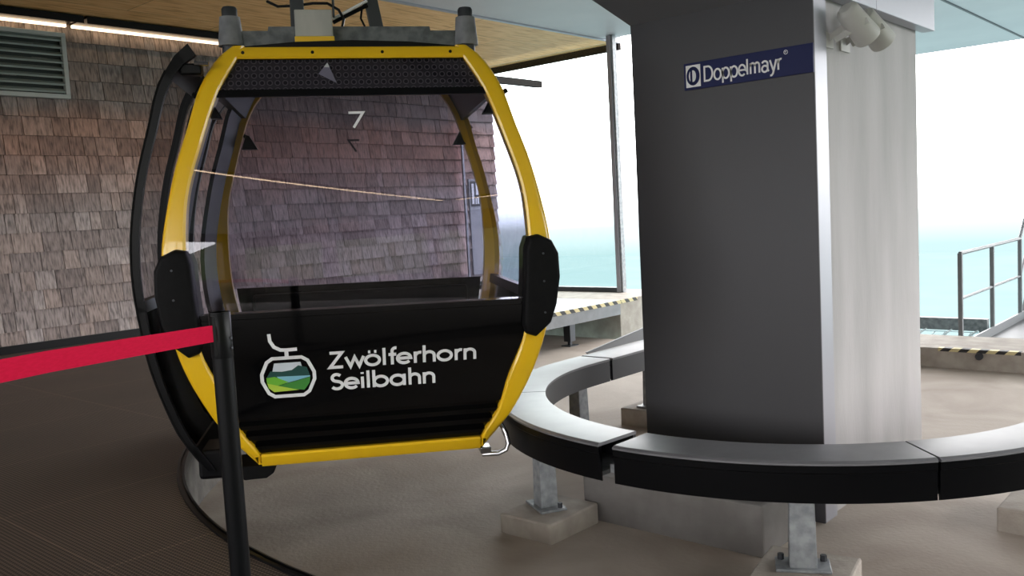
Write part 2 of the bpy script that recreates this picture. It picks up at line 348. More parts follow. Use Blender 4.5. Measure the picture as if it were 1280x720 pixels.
def lettering(name, text, font, x, y, cap, stroke, mapf, m, parent, width=None, track=0):
    adv = sum(font[c][1] + track for c in text); sxx = cap if width is None else width / adv
    mb = MB()
    cx = x
    for ch in text:
        st, ad = font[ch]
        for s_ in st:
            pts = []
            dense = []
            for i in range(len(s_) - 1):
                dense += [s_[i]]
            dense.append(s_[-1])
            ribbon(mb, [(cx + px * sxx, y + py * cap) for px, py in dense], stroke, mapf)
        cx += (ad + track) * sxx
    return mb.build(name, m, parent)

# ------------------------------------------------------------------ the setting
ZC = 3.79
def floor_z(x): return -.42 - .0128 * (x - 3.7)
mb = MB(); mb.hexa([(-1, -3, floor_z(-1) - .2), (9.9, -3, floor_z(9.9) - .2), (9.9, 11, floor_z(9.9) - .2), (-1, 11, floor_z(-1) - .2)],
                   [(-1, -3, floor_z(-1)), (9.9, -3, floor_z(9.9)), (9.9, 11, floor_z(9.9)), (-1, 11, floor_z(-1))])
fl = struct(mb.build('floor', M['floor']))
# raised boarding platform with its round edge
CX, CY, CR = 5.62, 2.68, 3.77
edge = [(7.1, CY + CR)] + [(CX + CR * math.cos(math.radians(a)), CY + CR * math.sin(math.radians(a))) for a in fr(90, 270, 72)] + [(7.1, CY - CR)]
outer = [(7.1, -3.2), (-8, -3.2), (-8, 11.02), (7.1, 11.02)]
mb = MB()
def platform(z0, z1):
    bm = bmesh.new()
    loop = edge + outer
    for z in (z0, z1):
        vsn = [bm.verts.new((x, y, z)) for x, y in loop]; bm.faces.new(vsn)
    bm.verts.ensure_lookup_table(); n = len(loop)
    for i in range(n): bm.faces.new((bm.verts[i], bm.verts[(i + 1) % n], bm.verts[n + (i + 1) % n], bm.verts[n + i]))
    bmesh.ops.triangulate(bm, faces=[f for f in bm.faces if len(f.verts) > 4])
    v = [tuple(x.co) for x in bm.verts]; f = [tuple(q.index for q in x.verts) for x in bm.faces]; bm.free(); return v, f
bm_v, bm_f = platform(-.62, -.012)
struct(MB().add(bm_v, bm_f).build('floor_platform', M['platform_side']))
bm_v, bm_f = platform(-.012, 0)
struct(MB().add(bm_v, bm_f).build('floor_mat', M['mat']))
# rubber lip and steel rail round the platform edge
rows = []
for i, (x, y) in enumerate(edge):
    nx, ny = (CX - x, CY - y) if 0 < i < len(edge) - 1 else (0, -1 if i == 0 else 1)
    l = math.hypot(nx, ny); nx /= l; ny /= l
    rows.append([(x + nx * a, y + ny * a, z) for a, z in ((-.02, .0), (-.018, .010), (-.004, .012), (-.003, .004), (.006, .004), (.008, .014), (.02, .010), (.02, -.07), (.0, -.07), (.0, -.02))])
struct(MB().loop_sweep(rows).build('trim_1', M['black_metal'], smooth=True))

# shingled wall
struct(MB().box(-8, 12.1, 11.02, 11.3, -.6, 3.95).build('wall_left', M['back']))
mb = MB(); z = 0.02; k = 0
while z < 3.76:
    hh = .222; x = -1.0 - random.random() * .2
    while x < 12.1:
        w_ = random.choice((.12, .16, .20, .25, .30, .36)) * random.uniform(.9, 1.15); j = random.uniform(-.004, .004); tk = random.uniform(.0, .008)
        x1 = min(x + w_, 12.12); g_ = .0035
        b = [(x + g_, 10.955 - tk, z + j), (x1 - g_, 10.955 - tk, z + j), (x1 - g_, 10.995, z + j), (x + g_, 10.995, z + j)]
        tt = [(x + g_, 10.992, z + hh + .03), (x1 - g_, 10.992, z + hh + .03), (x1 - g_, 11.02, z + hh + .03), (x + g_, 11.02, z + hh + .03)]
        mb.hexa(b, tt); x = x1
    z += hh
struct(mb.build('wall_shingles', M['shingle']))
struct(MB().box(-1, 12.1, 10.93, 10.965, 0, .09).build('baseboard_left', M['black_metal']))
# wooden ceiling and pale metal soffit
mb = MB(); mb.box(-8, 11.74, 7.95, 11.3, ZC, ZC + .16); struct(mb.build('ceiling', M['wood']))
mb = MB(); mb.prism([(-8, -6.2), (17.9, -6.2), (17.9, 5.6), (11.4, 5.6), (11.4, 7.9), (-8, 7.9)], ZC + .01, ZC + .25)
struct(mb.build('ceiling_soffit', M['soffit']))
mb = MB(); mb.box(-8, 11.74, 7.9, 7.95, ZC - .012, ZC + .2); struct(mb.build('trim_2', M['silver']))
mb = MB(); mb.box(11.74, 11.82, 7.95, 11.3, ZC - .10, ZC + .2); struct(mb.build('trim_3', M['brown_beam']))
mb = MB(); mb.box(6, 17.9, 3.63, 3.66, ZC - .004, ZC + .012); struct(mb.build('trim_4', M['dark_gray']))
mb = MB(); mb.box(11.82, 13.4, 10.83, 10.93, 3.6, 3.72); struct(mb.build('trim_5', M['brown_beam']))
# behind the camera: back wall and a window band on the right
mb = MB(); mb.box(-8.2, -8, -6.4, 11.3, -.6, 1.15); mb.box(-8.2, -8, -6.4, 11.3, 3.35, 4)
for y in (-6.4, -2.5, .9, 4.3, 7.6, 10.9): mb.box(-8.2, -8, y, y + .4, 1.15, 3.35)
struct(mb.build('wall_back', M['back']))
mb = MB(); mb.box(-8, 3.2, -6.4, -6.2, -.6, .9); mb.box(-8, 3.2, -6.4, -6.2, 2.9, 4)
for x in (-8, -5.6, -3.2, -2.4, -.2, 2.0, 3.0): mb.box(x, x + .2, -6.4, -6.2, .9, 2.9)
struct(mb.build('wall_right', M['back']))
mb = MB(); mb.hexa([(-60, -60, 17.5), (20, -60, 17.5), (10, -6.5, -1.0), (-14, -6.5, -1.0)], [(-60, -60, 18), (20, -60, 18), (10, -6.5, -.5), (-14, -6.5, -.5)])
struct(mb.build('meadow_ground', M['meadow']))
struct(MB().box(60, 900, -700, 900, -62, -60).build('lake_ground', M['lake']))

# ------------------------------------------------------------------ gondola cabin
A_ = Vector((0.78282562, -0.62204287, -0.01570732)); B_ = Vector((0.62211962, 0.78292221, 0)); C_ = Vector((0.01229761, -0.00977183, 0.99987663))
CO = Vector((2.9648, 3.6669, .0585)); CS = .955
cabin = thing('gondola_cabin', 'yellow-framed black gondola cabin numbered 7 hanging with its door open', 'gondola cabin')
cabin.matrix_world = Matrix(((A_.x, B_.x, C_.x, 0), (A_.y, B_.y, C_.y, 0), (A_.z, B_.z, C_.z, 0), (0, 0, 0, 1)))
cabin.location = CO; cabin.scale = (CS, CS, CS)
WO = [(0, .620), (.1, .700), (.2, .778), (.4, .882), (.6, .957), (.8, 1.0), (1.0, 1.018), (1.2, 1.008), (1.4, .972), (1.6, .925), (1.8, .862), (2.0, .803), (2.1, .752), (2.18, .698), (2.24, .628)]
WI = [(0, .600), (.06, .602), (.2, .688), (.4, .752), (.6, .832), (.8, .870), (1.0, .888), (1.2, .888), (1.45, .866), (1.7, .796), (1.98, .702), (2.1, .640), (2.18, .592), (2.24, .56)]
Wo = lambda h: spl(WO, h)
Wi = lambda h: spl(WI, h)
def Dp(h): return .16 * (1 - ((h - .9) / .9) ** 2) if h < .9 else .22 * (1 - ((h - .9) / 1.3) ** 2) - .06
LEN = 1.6
def yf(h, rear): return (LEN + Dp(h)) if rear else -Dp(h)
def frame(rear):
    sg = -1 if rear else 1
    nm = 'rear_frame' if rear else 'front_frame'
    root = None
    for side in (1, -1):
        rows = []
        for h in fr(0, 2.24, 48):
            y = yf(h, rear); o, i = Wo(h), Wi(h) + (.03 if rear and h > .8 else .03 * h / .8 if rear else 0) * min(1, (2.24 - h) / .15)
            rows.append([(side * s_, y + sg * d, h) for s_, d in ((o, .13), (o, .012), (o - .010, -.004), (o - .028, -.012), (i + .014, -.012), (i + .003, -.004), (i, .006), (i, .07), (o - .05, .09))])
        o_ = MB().loop_sweep(rows).build(nm + '_post', M['yellow'], cabin, smooth=True)
    for nmz, h0, h1, w in ((nm + '_sill', -.012, .058, .597), (nm + '_header', 2.168, 2.232, .60)):
        prof = [(h0, .05), (h0, -.004), (h0 + .012, -.014), (h1 - .012, -.014), (h1, -.004), (h1, .05)]
        rows = [[(s_, yf(max(h, 0), rear) + sg * d, h) for h, d in prof] for s_ in (-w, -w * .5, 0, w * .5, w)]
        ob = MB().loop_sweep(rows).build(nmz, M['yellow'], cabin, smooth=True)
        if 'header' in nmz and not rear:
            for s_ in (-.57, -.21, .16, .53):
                MB().tube([(s_, yf(2.2, 0) - .017, 2.2), (s_, yf(2.2, 0) - .005, 2.2)], .009, 10).build('screw', M['black_metal'], ob)
frame(False); frame(True)
def sheet(h0, h1, rear, inset, nh, ns, wf=None, dy=0.0, thick=0.0):
    """curved end-face sheet between the posts"""
    sg = -1 if rear else 1; mb = MB(); wf = wf or (lambda h: Wi(h) - inset)
    lay = [0] if not thick else [0, 1]
    hs = fr(h0, h1, nh); n = ns + 1; o = 0
    for L in lay:
        for h in hs:
            for k in range(n):
                t = -1 + 2 * k / ns; mb.v.append((t * wf(h), yf(h, rear) + sg * (dy + L * thick), h))
    def idx(L, i, k): return L * len(hs) * n + i * n + k
    for L in lay:
        for i in range(nh):
            for k in range(ns): mb.f.append((idx(L, i, k), idx(L, i, k + 1), idx(L, i + 1, k + 1), idx(L, i + 1, k)))
    if thick:
        for i in range(nh):
            for k in (0, ns): mb.f.append((idx(0, i, k), idx(0, i + 1, k), idx(1, i + 1, k), idx(1, i, k)))
        for k in range(ns):
            for i in (0, nh): mb.f.append((idx(0, i, k), idx(0, i, k + 1), idx(1, i, k + 1), idx(1, i, k)))
    return mb
sheet(.835, 1.968, False, -.006, 24, 8, dy=.004).build('windshield', M['glass'], cabin, smooth=True)
rw = sheet(.835, 2.166, True, -.035, 24, 8, dy=.004).build('rear_window', M['glass'], cabin, smooth=True)
# black lower panels with a pressed recess and louvre ribs
for rear in (False, True):
    nm = 'rear_panel' if rear else 'front_panel'
    sg = -1 if rear else 1
    prof = [(.055, .05), (.062, .02), (.10, .018), (.105, .045), (.135, .04), (.14, .016), (.165, .014), (.17, .042), (.20, .038), (.205, .014), (.225, .012), (.232, .036), (.262, .032), (.268, .010),
            (.30, .008), (.36, .016), (.46, .02), (.56, .012), (.60, .004), (.63, .001), (.70, .0), (.79, .0), (.806, .0), (.808, .012), (.820, .012), (.822, .0), (.838, .0), (.842, .05)]
    rows = [[(t * (Wi(h) + .005), yf(h, rear) + sg * d, h) for t in (-1, -.75, -.4, 0, .4, .75, 1)] for h, d in prof]
    inner = [[(t * (Wi(h) + .005), yf(h, rear) + sg * .07, h) for t in (-1, -.75, -.4, 0, .4, .75, 1)] for h, d in prof[::-1]]
    MB().loop_sweep(rows + inner + rows[:1], closed_row=False).build(nm, M['black'], cabin, smooth=True, auto=25)
# black strip above the windshield and perforated panel behind the top light
for rear in (False,):
    sheet(1.962, 2.000, rear, .0, 2, 8, dy=-.004, thick=.03).build('window_rail', M['black_metal'], cabin)
pf = sheet(2.000, 2.172, False, .0, 4, 8, dy=.03, thick=.012).build('perforated_panel', M['perf'], cabin)
sheet(2.000, 2.172, False, -.004, 4, 8, dy=.006).build('top_light', M['glass'], cabin, smooth=True)
y2 = yf(2.09, False) + .016
MB().add([(-.135, y2, 2.145), (-.185, y2, 2.085), (-.09, y2 - .004, 2.035), (-.13, y2 + .012, 2.10)], [(0, 1, 2), (0, 1, 3), (1, 2, 3), (0, 2, 3)]).build('reading_lamp', M['lamp_clear'], cabin)
# roof, floor, cabin sides
def shell(h0, h1, side, y0f, y1f, inset, th, nh=16):
    rows = []
    for h in fr(h0, h1, nh):
        s0 = side * (Wo(h) - inset); s1 = side * (Wo(h) - inset - th)
        rows.append([(s0, y0f(h), h), (s0, y1f(h), h), (s1, y1f(h), h), (s1, y0f(h), h)])
    return MB().loop_sweep(rows)
ya = lambda h: yf(h, False) + .10
yb = lambda h: yf(h, True) - .10
rows = []
for t in fr(0, 1, 10):
    rows.append([(s_, yf(2.2, False) + .02 + t * (LEN + 2 * Dp(2.2) - .04), hh) for s_, hh in ((-.69, 2.165), (-.61, 2.235), (-.3, 2.262), (0, 2.27), (.3, 2.262), (.61, 2.235), (.69, 2.165))])
MB().loop_sweep(rows).build('roof', M['black_metal'], cabin, smooth=True)
MB().box(-.62, .62, .06, LEN - .06, -.03, .035).build('cabin_floor', M['black_metal'], cabin, bevel=.01)
MB().box(-.50, .50, .3, LEN - .3, -.055, -.025).build('undercarriage', M['black_metal'], cabin, bevel=.02)
shell(.02, .84, 1, ya, yb, .02, .03).build('side_panel', M['black'], cabin, smooth=True)
rows = []
for h in fr(.84, 2.0, 18): rows.append([(Wo(h) - .03, ya(h), h), (Wo(h) - .03, yb(h), h)])
MB().loop_sweep(rows, closed_row=False).build('side_window', M['glass_side'], cabin, smooth=True)
shell(1.98, 2.19, 1, ya, yb, .02, .03, 6).build('side_header', M['black_metal'], cabin, smooth=True)
shell(.80, .86, 1, ya, yb, .015, .045, 2).build('side_rail', M['black_metal'], cabin)
# door side: header, sill, two posts
shell(2.02, 2.19, -1, ya, yb, .02, .05, 6).build('door_header', M['black_metal'], cabin, smooth=True)
shell(.02, .10, -1, ya, yb, .02, .06, 3).build('door_sill', M['black_metal'], cabin)
for y0, y1 in ((.10, .40), (LEN - .62, LEN - .10)):
    shell(.02, 2.15, -1, lambda h: y0, lambda h: y1, .015, .025, 24).build('door_post', M['black_metal'], cabin, smooth=True)
# two door leaves slid apart
def leaf(y0, y1, nm):
    OFF = .165
    so = lambda h: -(Wo(h) + spl([(-.02, .26), (.08, .25), (.4, .20), (.78, .165), (1.1, .168), (1.45, .185), (2.2, .20)], h))
    def ring(h0, h1, ya_, yb_, th0=0.0, th=.038, nh=14, cut=0.0):
        rows = []
        for h in fr(h0, h1, nh): rows.append([(so(h) + th0, ya_, h), (so(h) + th0, yb_, h), (so(h) + th0 + th, yb_, h - cut * (h / 2.2) ** 10), (so(h) + th0 + th, ya_, h - cut * (h / 2.2) ** 10)])
        return MB().loop_sweep(rows)
    root = ring(-.01, 2.235, y0, y0 + .035, nh=36, cut=.05).build(nm, M['black_metal'], cabin, smooth=True)
    ring(-.01, 2.2, y1 - .045, y1, nh=36, cut=.05).build('stile', M['black_metal'], root, smooth=True)
    ring(2.08, 2.19, y0, y1, .004, .03, nh=4, cut=.05).build('stile', M['black_metal'], root)
    ring(-.01, .13, y0, y1, .004, .04, nh=4).build('stile', M['black_metal'], root)
    ring(.86, .92, y0, y1, .004, .04, nh=3).build('stile', M['black_metal'], root)
    rows = [[(so(h) + .02, y0 + .05, h), (so(h) + .02, y1 - .05, h)] for h in fr(.9, 2.1, 20)]
    MB().loop_sweep(rows, closed_row=False).build('door_glass', M['glass_leaf'], root, smooth=True)
    ring(.12, .88, y0 + .05, y1 - .05, .012, .02, nh=10).build('door_panel', M['black'], root, smooth=True)
    rows = [[(so(h) - .006, y0 - .006, h), (so(h) - .006, y0 + .004, h), (so(h) + .002, y0 + .004, h), (so(h) + .002, y0 - .006, h)] for h in fr(.0, 2.1, 30)]
    MB().loop_sweep(rows).build('edge_strip', M['black_matte'], root, smooth=True)
    MB().box(so(2.17) + .02, so(2.17) + .13, y0 + .02, y0 + .10, 2.08, 2.14).build('door_roller', M['black_metal'], root, bevel=.01)
    MB().tube([(so(2.17) + .10, y0 - .005, 2.135), (so(2.17) + .17, y0 - .005, 2.13)], .012, 8).build('roller_pin', M['chrome'], root, smooth=True)
    MB().box(so(.1) + .02, so(.1) + .17, y0 + .02, y0 + .3, -.06, .1).build('lower_guide', M['black_metal'], root, bevel=.02)
    return root
leaf(-.03, .66, 'front_door_leaf'); leaf(LEN - .62, LEN + .06, 'rear_door_leaf')
# seats
for nm, yb0, yb1, ybk0, ybk1 in (('front_seat', .06, .46, -.02, .05), ('rear_seat', LEN - .46, LEN - .06, LEN - .05, LEN + .02)):
    rt = MB().box(-.72, .72, yb0, yb1, .42, .48).build(nm, M['seat'], cabin, bevel=.02)
    MB().box(-.76, .76, ybk0, ybk1, .48, .80).build('seat_back', M['seat'], rt, bevel=.02)
# corner pads
def pad(side):
    out_ = [(.835, .70), (.850, .648), (.905, .628), (.99, .70), (1.025, .80), (1.05, .95), (1.045, 1.08), (1.01, 1.15), (.935, 1.185), (.885, 1.175), (.862, 1.11), (.855, .95)]
    y0 = -.215
    rings = []
    cx = .945; cz = .91
    for sc, y in ((1, .0), (1, y0 + .03), (.95, y0 + .008), (.84, y0)):
        rings.append([(side * (cx + (s_ - cx) * sc), y, cz + (h - cz) * (1 - (1 - sc) * .6)) for s_, h in out_])
    o = MB().loop_sweep(rings).build('bumper_pad', M['black_matte'], cabin, smooth=True, auto=50)
    b = o.modifiers.new('bevel', 'BEVEL'); b.width = .012; b.segments = 2; b.limit_method = 'ANGLE'; b.angle_limit = math.radians(25)
    for h in (.76, .93, 1.08): MB().tube([(side * .955, y0 - .004, h), (side * .955, y0 + .01, h)], .006, 8).build('screw', M['dark_gray'], o)
pad(1); pad(-1)
# wedge shaped clamps on the frame posts inside
for s_, y, h, sd in ((-.72, LEN - .0, 1.86, -1), (.76, LEN - .0, 1.86, 1), (.745, .02, 1.90, 1), (-.745, .02, 1.90, -1)):
    mb = MB(); mb.hexa([(s_ - .055, y - .03, h - .045), (s_ + .055, y - .03, h - .045), (s_ + .055, y + .05, h - .045), (s_ - .055, y + .05, h - .045)],
                       [(s_ + sd * .012 - .012, y, h + .055), (s_ + sd * .012 + .012, y, h + .055), (s_ + sd * .012 + .012, y + .02, h + .055), (s_ + sd * .012 - .012, y + .02, h + .055)])
    o = mb.build('clamp', M['black_metal'], cabin, bevel=.006)
    MB().tube([(s_ + sd * .012, y + .01, h + .04), (s_ + sd * .09, y + .01, h + .085)], .014, 8).build('stem', M['black_metal'], o)
# lettering and emblem
def onface(x, h, k): return (x, -Dp(h) - .002 - .003 * k + (.016 if .34 < h < .48 else .012 if h <= .62 else 0) * 0, h)
def face_y(h):
    prof = [(.268, .010), (.30, .008), (.36, .016), (.46, .02), (.56, .012), (.60, .004), (.63, .001), (.70, .0)]
    return -Dp(h) + spl(prof, h)
def onpanel(x, h, k): return (x, face_y(h) - .001 - .002 * k, h)
def onglass(x, h, k): return (x, -Dp(h) + .003 - .002 * k, h)
lettering('lettering', 'Zwölferhorn', GEO, -.207, .521, .086, .0165, onpanel, M['white_print'], cabin, width=.80)
lettering('lettering', 'Seilbahn', GEO, -.205, .400, .086, .0165, onpanel, M['white_print'], cabin, width=.57)
lettering('cabin_number', '7', GEO, -.038, 1.792, .082, .0135, onglass, M['white_print'], cabin, width=.092)
def onrear(x, h, k): return (x, LEN + Dp(h) - .008 - .002 * k, h)
lettering('cabin_number', '7', GEO, .035, 1.792, .08, .013, lambda x, h, k: onrear(.07 - x, h, k), M['ghost'], cabin, width=.09)
ec = -.424
def EP(pts): return [(ec + x, .486 + y) for x, y in pts]
body = EP([(-.075, .105), (.075, .105), (.105, .085), (.135, .02), (.135, -.02), (.105, -.085), (.075, -.105), (-.075, -.105), (-.105, -.085), (-.135, -.02), (-.135, .02), (-.105, .085), (-.075, .105)])
em = MB(); ribbon(em, body, .018, onpanel)
ribbon(em, EP([(-.083, .238), (-.080, .20), (-.062, .168), (-.03, .15), (.0, .148), (.055, .150)]), .018, onpanel)
ribbon(em, EP([(0, .150), (0, .10)]), .02, onpanel)
emb = em.build('emblem', M['white_print'], cabin)
def patch(nm, pts, m, k=0.3):
    pts = EP(pts); n = len(pts)
    MB().add([onpanel(x, h, -.2) for x, h in pts] + [onpanel(x, h, k) for x, h in pts], [tuple(range(n, 2 * n))] + [(i, (i + 1) % n, n + (i + 1) % n, n + i) for i in range(n)]).build(nm, m, emb)
patch('print_sky', [(-.082, .022), (.0, .03), (.075, .045), (.068, .078), (-.068, .078)], M['sky_print'])
patch('print_mountain', [(-.112, .0), (.112, .0), (.098, .046), (.055, .06), (.02, .036), (-.03, .03), (-.09, .035)], M['hill_print'], .5)
patch('print_lake', [(-.06, .004), (.112, .0), (.112, -.006), (-.02, -.036)], M['blue_print'], .6)
patch('print_meadow', [(-.113, .0), (-.07, .004), (.0, -.03), (-.105, -.06), (-.113, -.02)], M['green2'], .7)
patch('print_forest', [(.113, -.008), (-.075, -.052), (.078, -.078), (.108, -.04)], M['green1'], .8)
patch('print_field', [(-.112, -.03), (-.015, -.058), (.05, -.076), (-.078, -.08), (-.1, -.06)], M['lime'], .9)
# top beam, dampers, control box, hanger
tb = MB().prism([(-.62, 2.255), (.62, 2.255), (.60, 2.352), (.445, 2.352), (.44, 2.375), (-.445, 2.375), (-.45, 2.352), (-.60, 2.352)], 0, .012)
tbo = tb.build('roof_beam', M['galv_dark'], cabin); tbo.rotation_euler = (PI / 2, 0, 0); tbo.location = (0, .25, 0)
MB().box(-.62, .62, .25, .37, 2.255, 2.267).build('roof_beam_flange', M['galv_dark'], cabin)
for s_ in (-.648, .648):
    MB().tube([(s_, .25, 2.20), (s_, .25, 2.28)], .05, 16).build('damper_foot', M['cap'], cabin, smooth=True)
    d = MB().tube([(s_, .25, 2.27), (s_, .25, 2.29), (s_, .25, 2.36), (s_, .25, 2.426)], [.068, .068, .061, .055], 24).build('damper', M['cone_gray'], cabin, smooth=True)
    MB().tube([(s_, .25, 2.424), (s_, .25, 2.43), (s_, .25, 2.468), (s_, .25, 2.48)], [.036, .042, .042, .035], 24).build('damper_cap', M['cap'], d, smooth=True)
cb = MB().box(-.298, -.098, .13, .24, 2.30, 2.444).build('control_box', M['box_gray'], cabin, bevel=.006)
MB().box(-.302, -.09, .12, .25, 2.262, 2.30).build('box_base', M['yellow'], cb, bevel=.004)
MB().bar((-.292, .34, 2.25), (-.285, .34, 3.25), .075, .06).build('hanger_arm', M['arm'], cabin, bevel=.006)
MB().bar((.172, .34, 2.25), (.118, .34, 2.56), .075, .06).build('hanger_arm', M['arm'], cabin, bevel=.006)
MB().bar((.118, .34, 2.55), (-.25, .34, 3.3), .075, .06).build('hanger_arm', M['arm'], cabin, bevel=.006)
MB().tube([(.172, .30, 2.30), (.172, .38, 2.30)], .045, 12).build('pivot_bolt', M['arm'], cabin)
MB().tube([(-.095, .28, 2.425), (.10, .30, 2.53)], .009, 8).build('stay_rod', M['white_print'], cabin, smooth=True)
MB().tube([(-.095, .28, 2.405), (.10, .30, 2.505)], .011, 8).build('stay_rod', M['black_metal'], cabin, smooth=True)
MB().tube([(-.09, .26, 2.43), (-.088, .27, 2.6), (-.1, .3, 2.9)], .007, 8).build('antenna_rod', M['arm'], cabin, smooth=True)
cab_pts = [(-.46, .45, 2.56), (-.40, .42, 2.525), (-.30, .36, 2.515), (-.2, .3, 2.515), (-.12, .27, 2.508), (-.06, .26, 2.47), (-.035, .26, 2.42), (-.05, .27, 2.36), (-.09, .27, 2.33)]
MB().tube(cab_pts, .008, 8).build('cable', M['black_metal'], cabin, smooth=True)
MB().tube([(.11, .31, 2.56), (.07, .30, 2.49), (.06, .29, 2.43), (.08, .27, 2.38), (.1, .26, 2.36)], .006, 8).build('cable', M['black_metal'], cabin, smooth=True)
MB().box(-.42, -.1, .25, .43, 3.22, 3.36).build('cable_grip', M['arm'], cabin, bevel=.01)
# steel loop and black foot under the corners
MB().tube([(.61, .02, -.055), (.70, .0, -.052), (.745, .0, -.035), (.76, .0, .0), (.75, .02, .06), (.72, .05, .12)], .014, 10).build('guide_loop', M['chrome'], cabin, smooth=True)
MB().box(.60, .66, .0, .10, -.05, -.012).build('loop_bracket', M['chrome'], cabin, bevel=.006)
MB().hexa([(-.70, .02, -.09), (-.58, .02, -.09), (-.54, .02, -.06), (-.54, .3, -.06), (-.58, .3, -.09), (-.70, .3, -.09)], [(-.74, .02, -.012), (-.58, .02, -.012), (-.52, .02, -.012), (-.52, .3, -.012), (-.58, .3, -.012), (-.74, .3, -.012)]).build('guide_foot', M['black_matte'], cabin, bevel=.008)

# ------------------------------------------------------------------ overhead track above the cabin
tr = thing('overhead_track', 'steel track rail hung from the ceiling above the cabin hanger', 'rail', (3.1, 3.84, 3.36))
mb = MB()
rows = []
for aa in fr(150, 260, 16):
    x = CX + 3.05 * math.cos(math.radians(aa)) - 3.1; y = CY + 3.05 * math.sin(math.radians(aa)) - 3.84; nx, ny = math.cos(math.radians(aa)), math.sin(math.radians(aa))
    rows.append([(x - nx * .05, y - ny * .05, .02), (x + nx * .05, y + ny * .05, .02), (x + nx * .05, y + ny * .05, .10), (x - nx * .05, y - ny * .05, .10)])
MB().loop_sweep(rows).build('rail', M['galv_dark'], tr)
for aa in (155, 205, 250):
    x = CX + 3.05 * math.cos(math.radians(aa)) - 3.1; y = CY + 3.05 * math.sin(math.radians(aa)) - 3.84
    MB().tube([(x, y, .09), (x, y, ZC - 3.35)], .03, 10).build('hanger_rod', M['galv_dark'], tr)

# ------------------------------------------------------------------ pillar
pl = thing('support_pillar', 'massive pillar with dark metal cladding on one face and bare concrete on the other', 'pillar', (5.35, 2.4, -.45))
def W3(x, y, z): return (x - 5.35, y - 2.4, z + .45)
mb = MB(); a = W3(4.66, 1.889, -.45); b = W3(6.19, 2.93, 3.85); mb.box(a[0], b[0], a[1], b[1], a[2], b[2] - .06)
mb.build('concrete_core', M['pillar_conc'], pl, bevel=.006)
# front sheet and return edge, one metal coloured dark and bright for the light
a = W3(4.49, 1.86, -.43); b = W3(4.655, 2.95, 2.34); MB().box(a[0], a[0] + .012, a[1], b[1], a[2], b[2]).build('cladding_sheet', M['alu_dark'], pl, bevel=.003)
MB().box(a[0] + .012, b[0], a[1] + .001, b[1] - .001, a[2], b[2]).build('cladding_side', M['silver'], pl, bevel=.002)
# flared head
u0, u1, w0, w1, zb, zt = 4.49, 6.19, 1.86, 2.95, 2.335, 3.3
eu, ev = HEAD = (.95, .95)
q = [W3(u0, w0, zb), W3(u1, w0, zb), W3(u1, w1, zb), W3(u0, w1, zb)]
t_ = [W3(u0 - eu, w0, zt), W3(u1, w0, zt), W3(u1, w1 + ev, zt), W3(u0 - eu, w1 + ev, zt)]
MB().hexa(q, t_).build('flared_head', M['alu_head'], pl)
a = W3(4.70, 1.80, 2.33); MB().box(a[0], a[0] + .52, a[1], a[1] + .08, a[2] - .02, a[2] + 1.2).build('head_panel', M['silver'], pl, bevel=.004)
MB().box(a[0] + .525, a[0] + 1.58, a[1], a[1] + .08, a[2] - .02, a[2] + 1.2).build('head_panel', M['silver'], pl, bevel=.004)
# sign band on the cladding
sg_ = thing('company_sign', 'navy blue sign band with white lettering on the dark pillar face', 'sign', (4.478, 2.235, 1.99))
MB().box(-.0, .011, -.375, .365, -.073, .073).build('sign_plate', M['navy'], sg_, bevel=.001)
def onsign(x, z, k): return (-.0005 - .0015 * k, -x, z)
lettering('lettering', 'Doppelmayr', HEL, -.241, -.036, .080, .0098, onsign, M['white_print'], sg_, width=.455)
mbr = MB(); ribbon(mbr, arc(.232, .047, .010, .010, 0, 360, 16), .003, onsign); ribbon(mbr, [(.229, .043), (.229, .051), (.233, .051), (.234, .048), (.229, .047)], .0018, onsign); mbr.build('trademark', M['white_print'], sg_)
MB().add([onsign(x, z, k) for k in (0, 1) for x, z in ((-.352, -.06), (-.262, -.06), (-.262, .06), (-.352, .06))], [(4, 5, 6, 7), (0, 1, 5, 4), (1, 2, 6, 5), (2, 3, 7, 6), (3, 0, 4, 7)]).build('emblem_ground', M['white_print'], sg_)
def onsign2(x, z, k): return (-.0025 - .001 * k, -x, z)
me_ = MB(); ribbon(me_, arc(-.307, 0, .034, .044, 0, 360, 28), .014, onsign2)
ribbon(me_, [(-.318, -.043), (-.318, .043)], .012, onsign2)
ribbon(me_, [(-.318, .036), (-.308, .036)] + arc(-.306, 0, .022, .036, 90, -90, 14) + [(-.318, -.036)], .009, onsign2)
me_.build('emblem', M['navy'], sg_)

# ------------------------------------------------------------------ loudspeakers on the concrete face
def speaker(x, z, label, rz):
    s_ = thing('loudspeaker', label, 'loudspeaker', (x, 1.889, z), 0, 'gray cylinder loudspeakers on the pillar')
    ax = Vector((.70, -.25, -.62)).normalized(); c0 = Vector((-.02, -.15, .075))
    p0 = c0 - ax * .09; p1 = c0 + ax * .11
    bd = MB().tube([p0 - ax * .02, p0 - ax * .008, p0, p1 - ax * .01, p1], [.035, .052, .058, .070, .068], 28).build('speaker_body', M['spk'], s_, smooth=True)
    MB().tube([p1 - ax * .004, p1 + ax * .006], [.060, .058], 28).build('speaker_grille', M['spk_face'], bd, smooth=True)
    pr = ax.cross(Vector((0, 0, 1))).normalized()
    MB().bar(c0 + pr * .072, Vector((-.04, -.004, .0)) + pr * .05, .012, .03).build('bracket', M['spk'], s_)
    MB().bar(c0 - pr * .072, Vector((-.04, -.004, .0)) - pr * .03, .012, .03).build('bracket', M['spk'], s_)
    MB().box(-.1, .03, -.01, .0, -.03, .05).build('wall_plate', M['spk'], s_, bevel=.003)
    return s_
speaker(4.77, 2.095, 'front one of two gray cylinder loudspeakers high on the concrete pillar face', 0)
speaker(5.00, 2.095, 'rear loudspeaker half hidden behind the other on the concrete pillar face', 0)

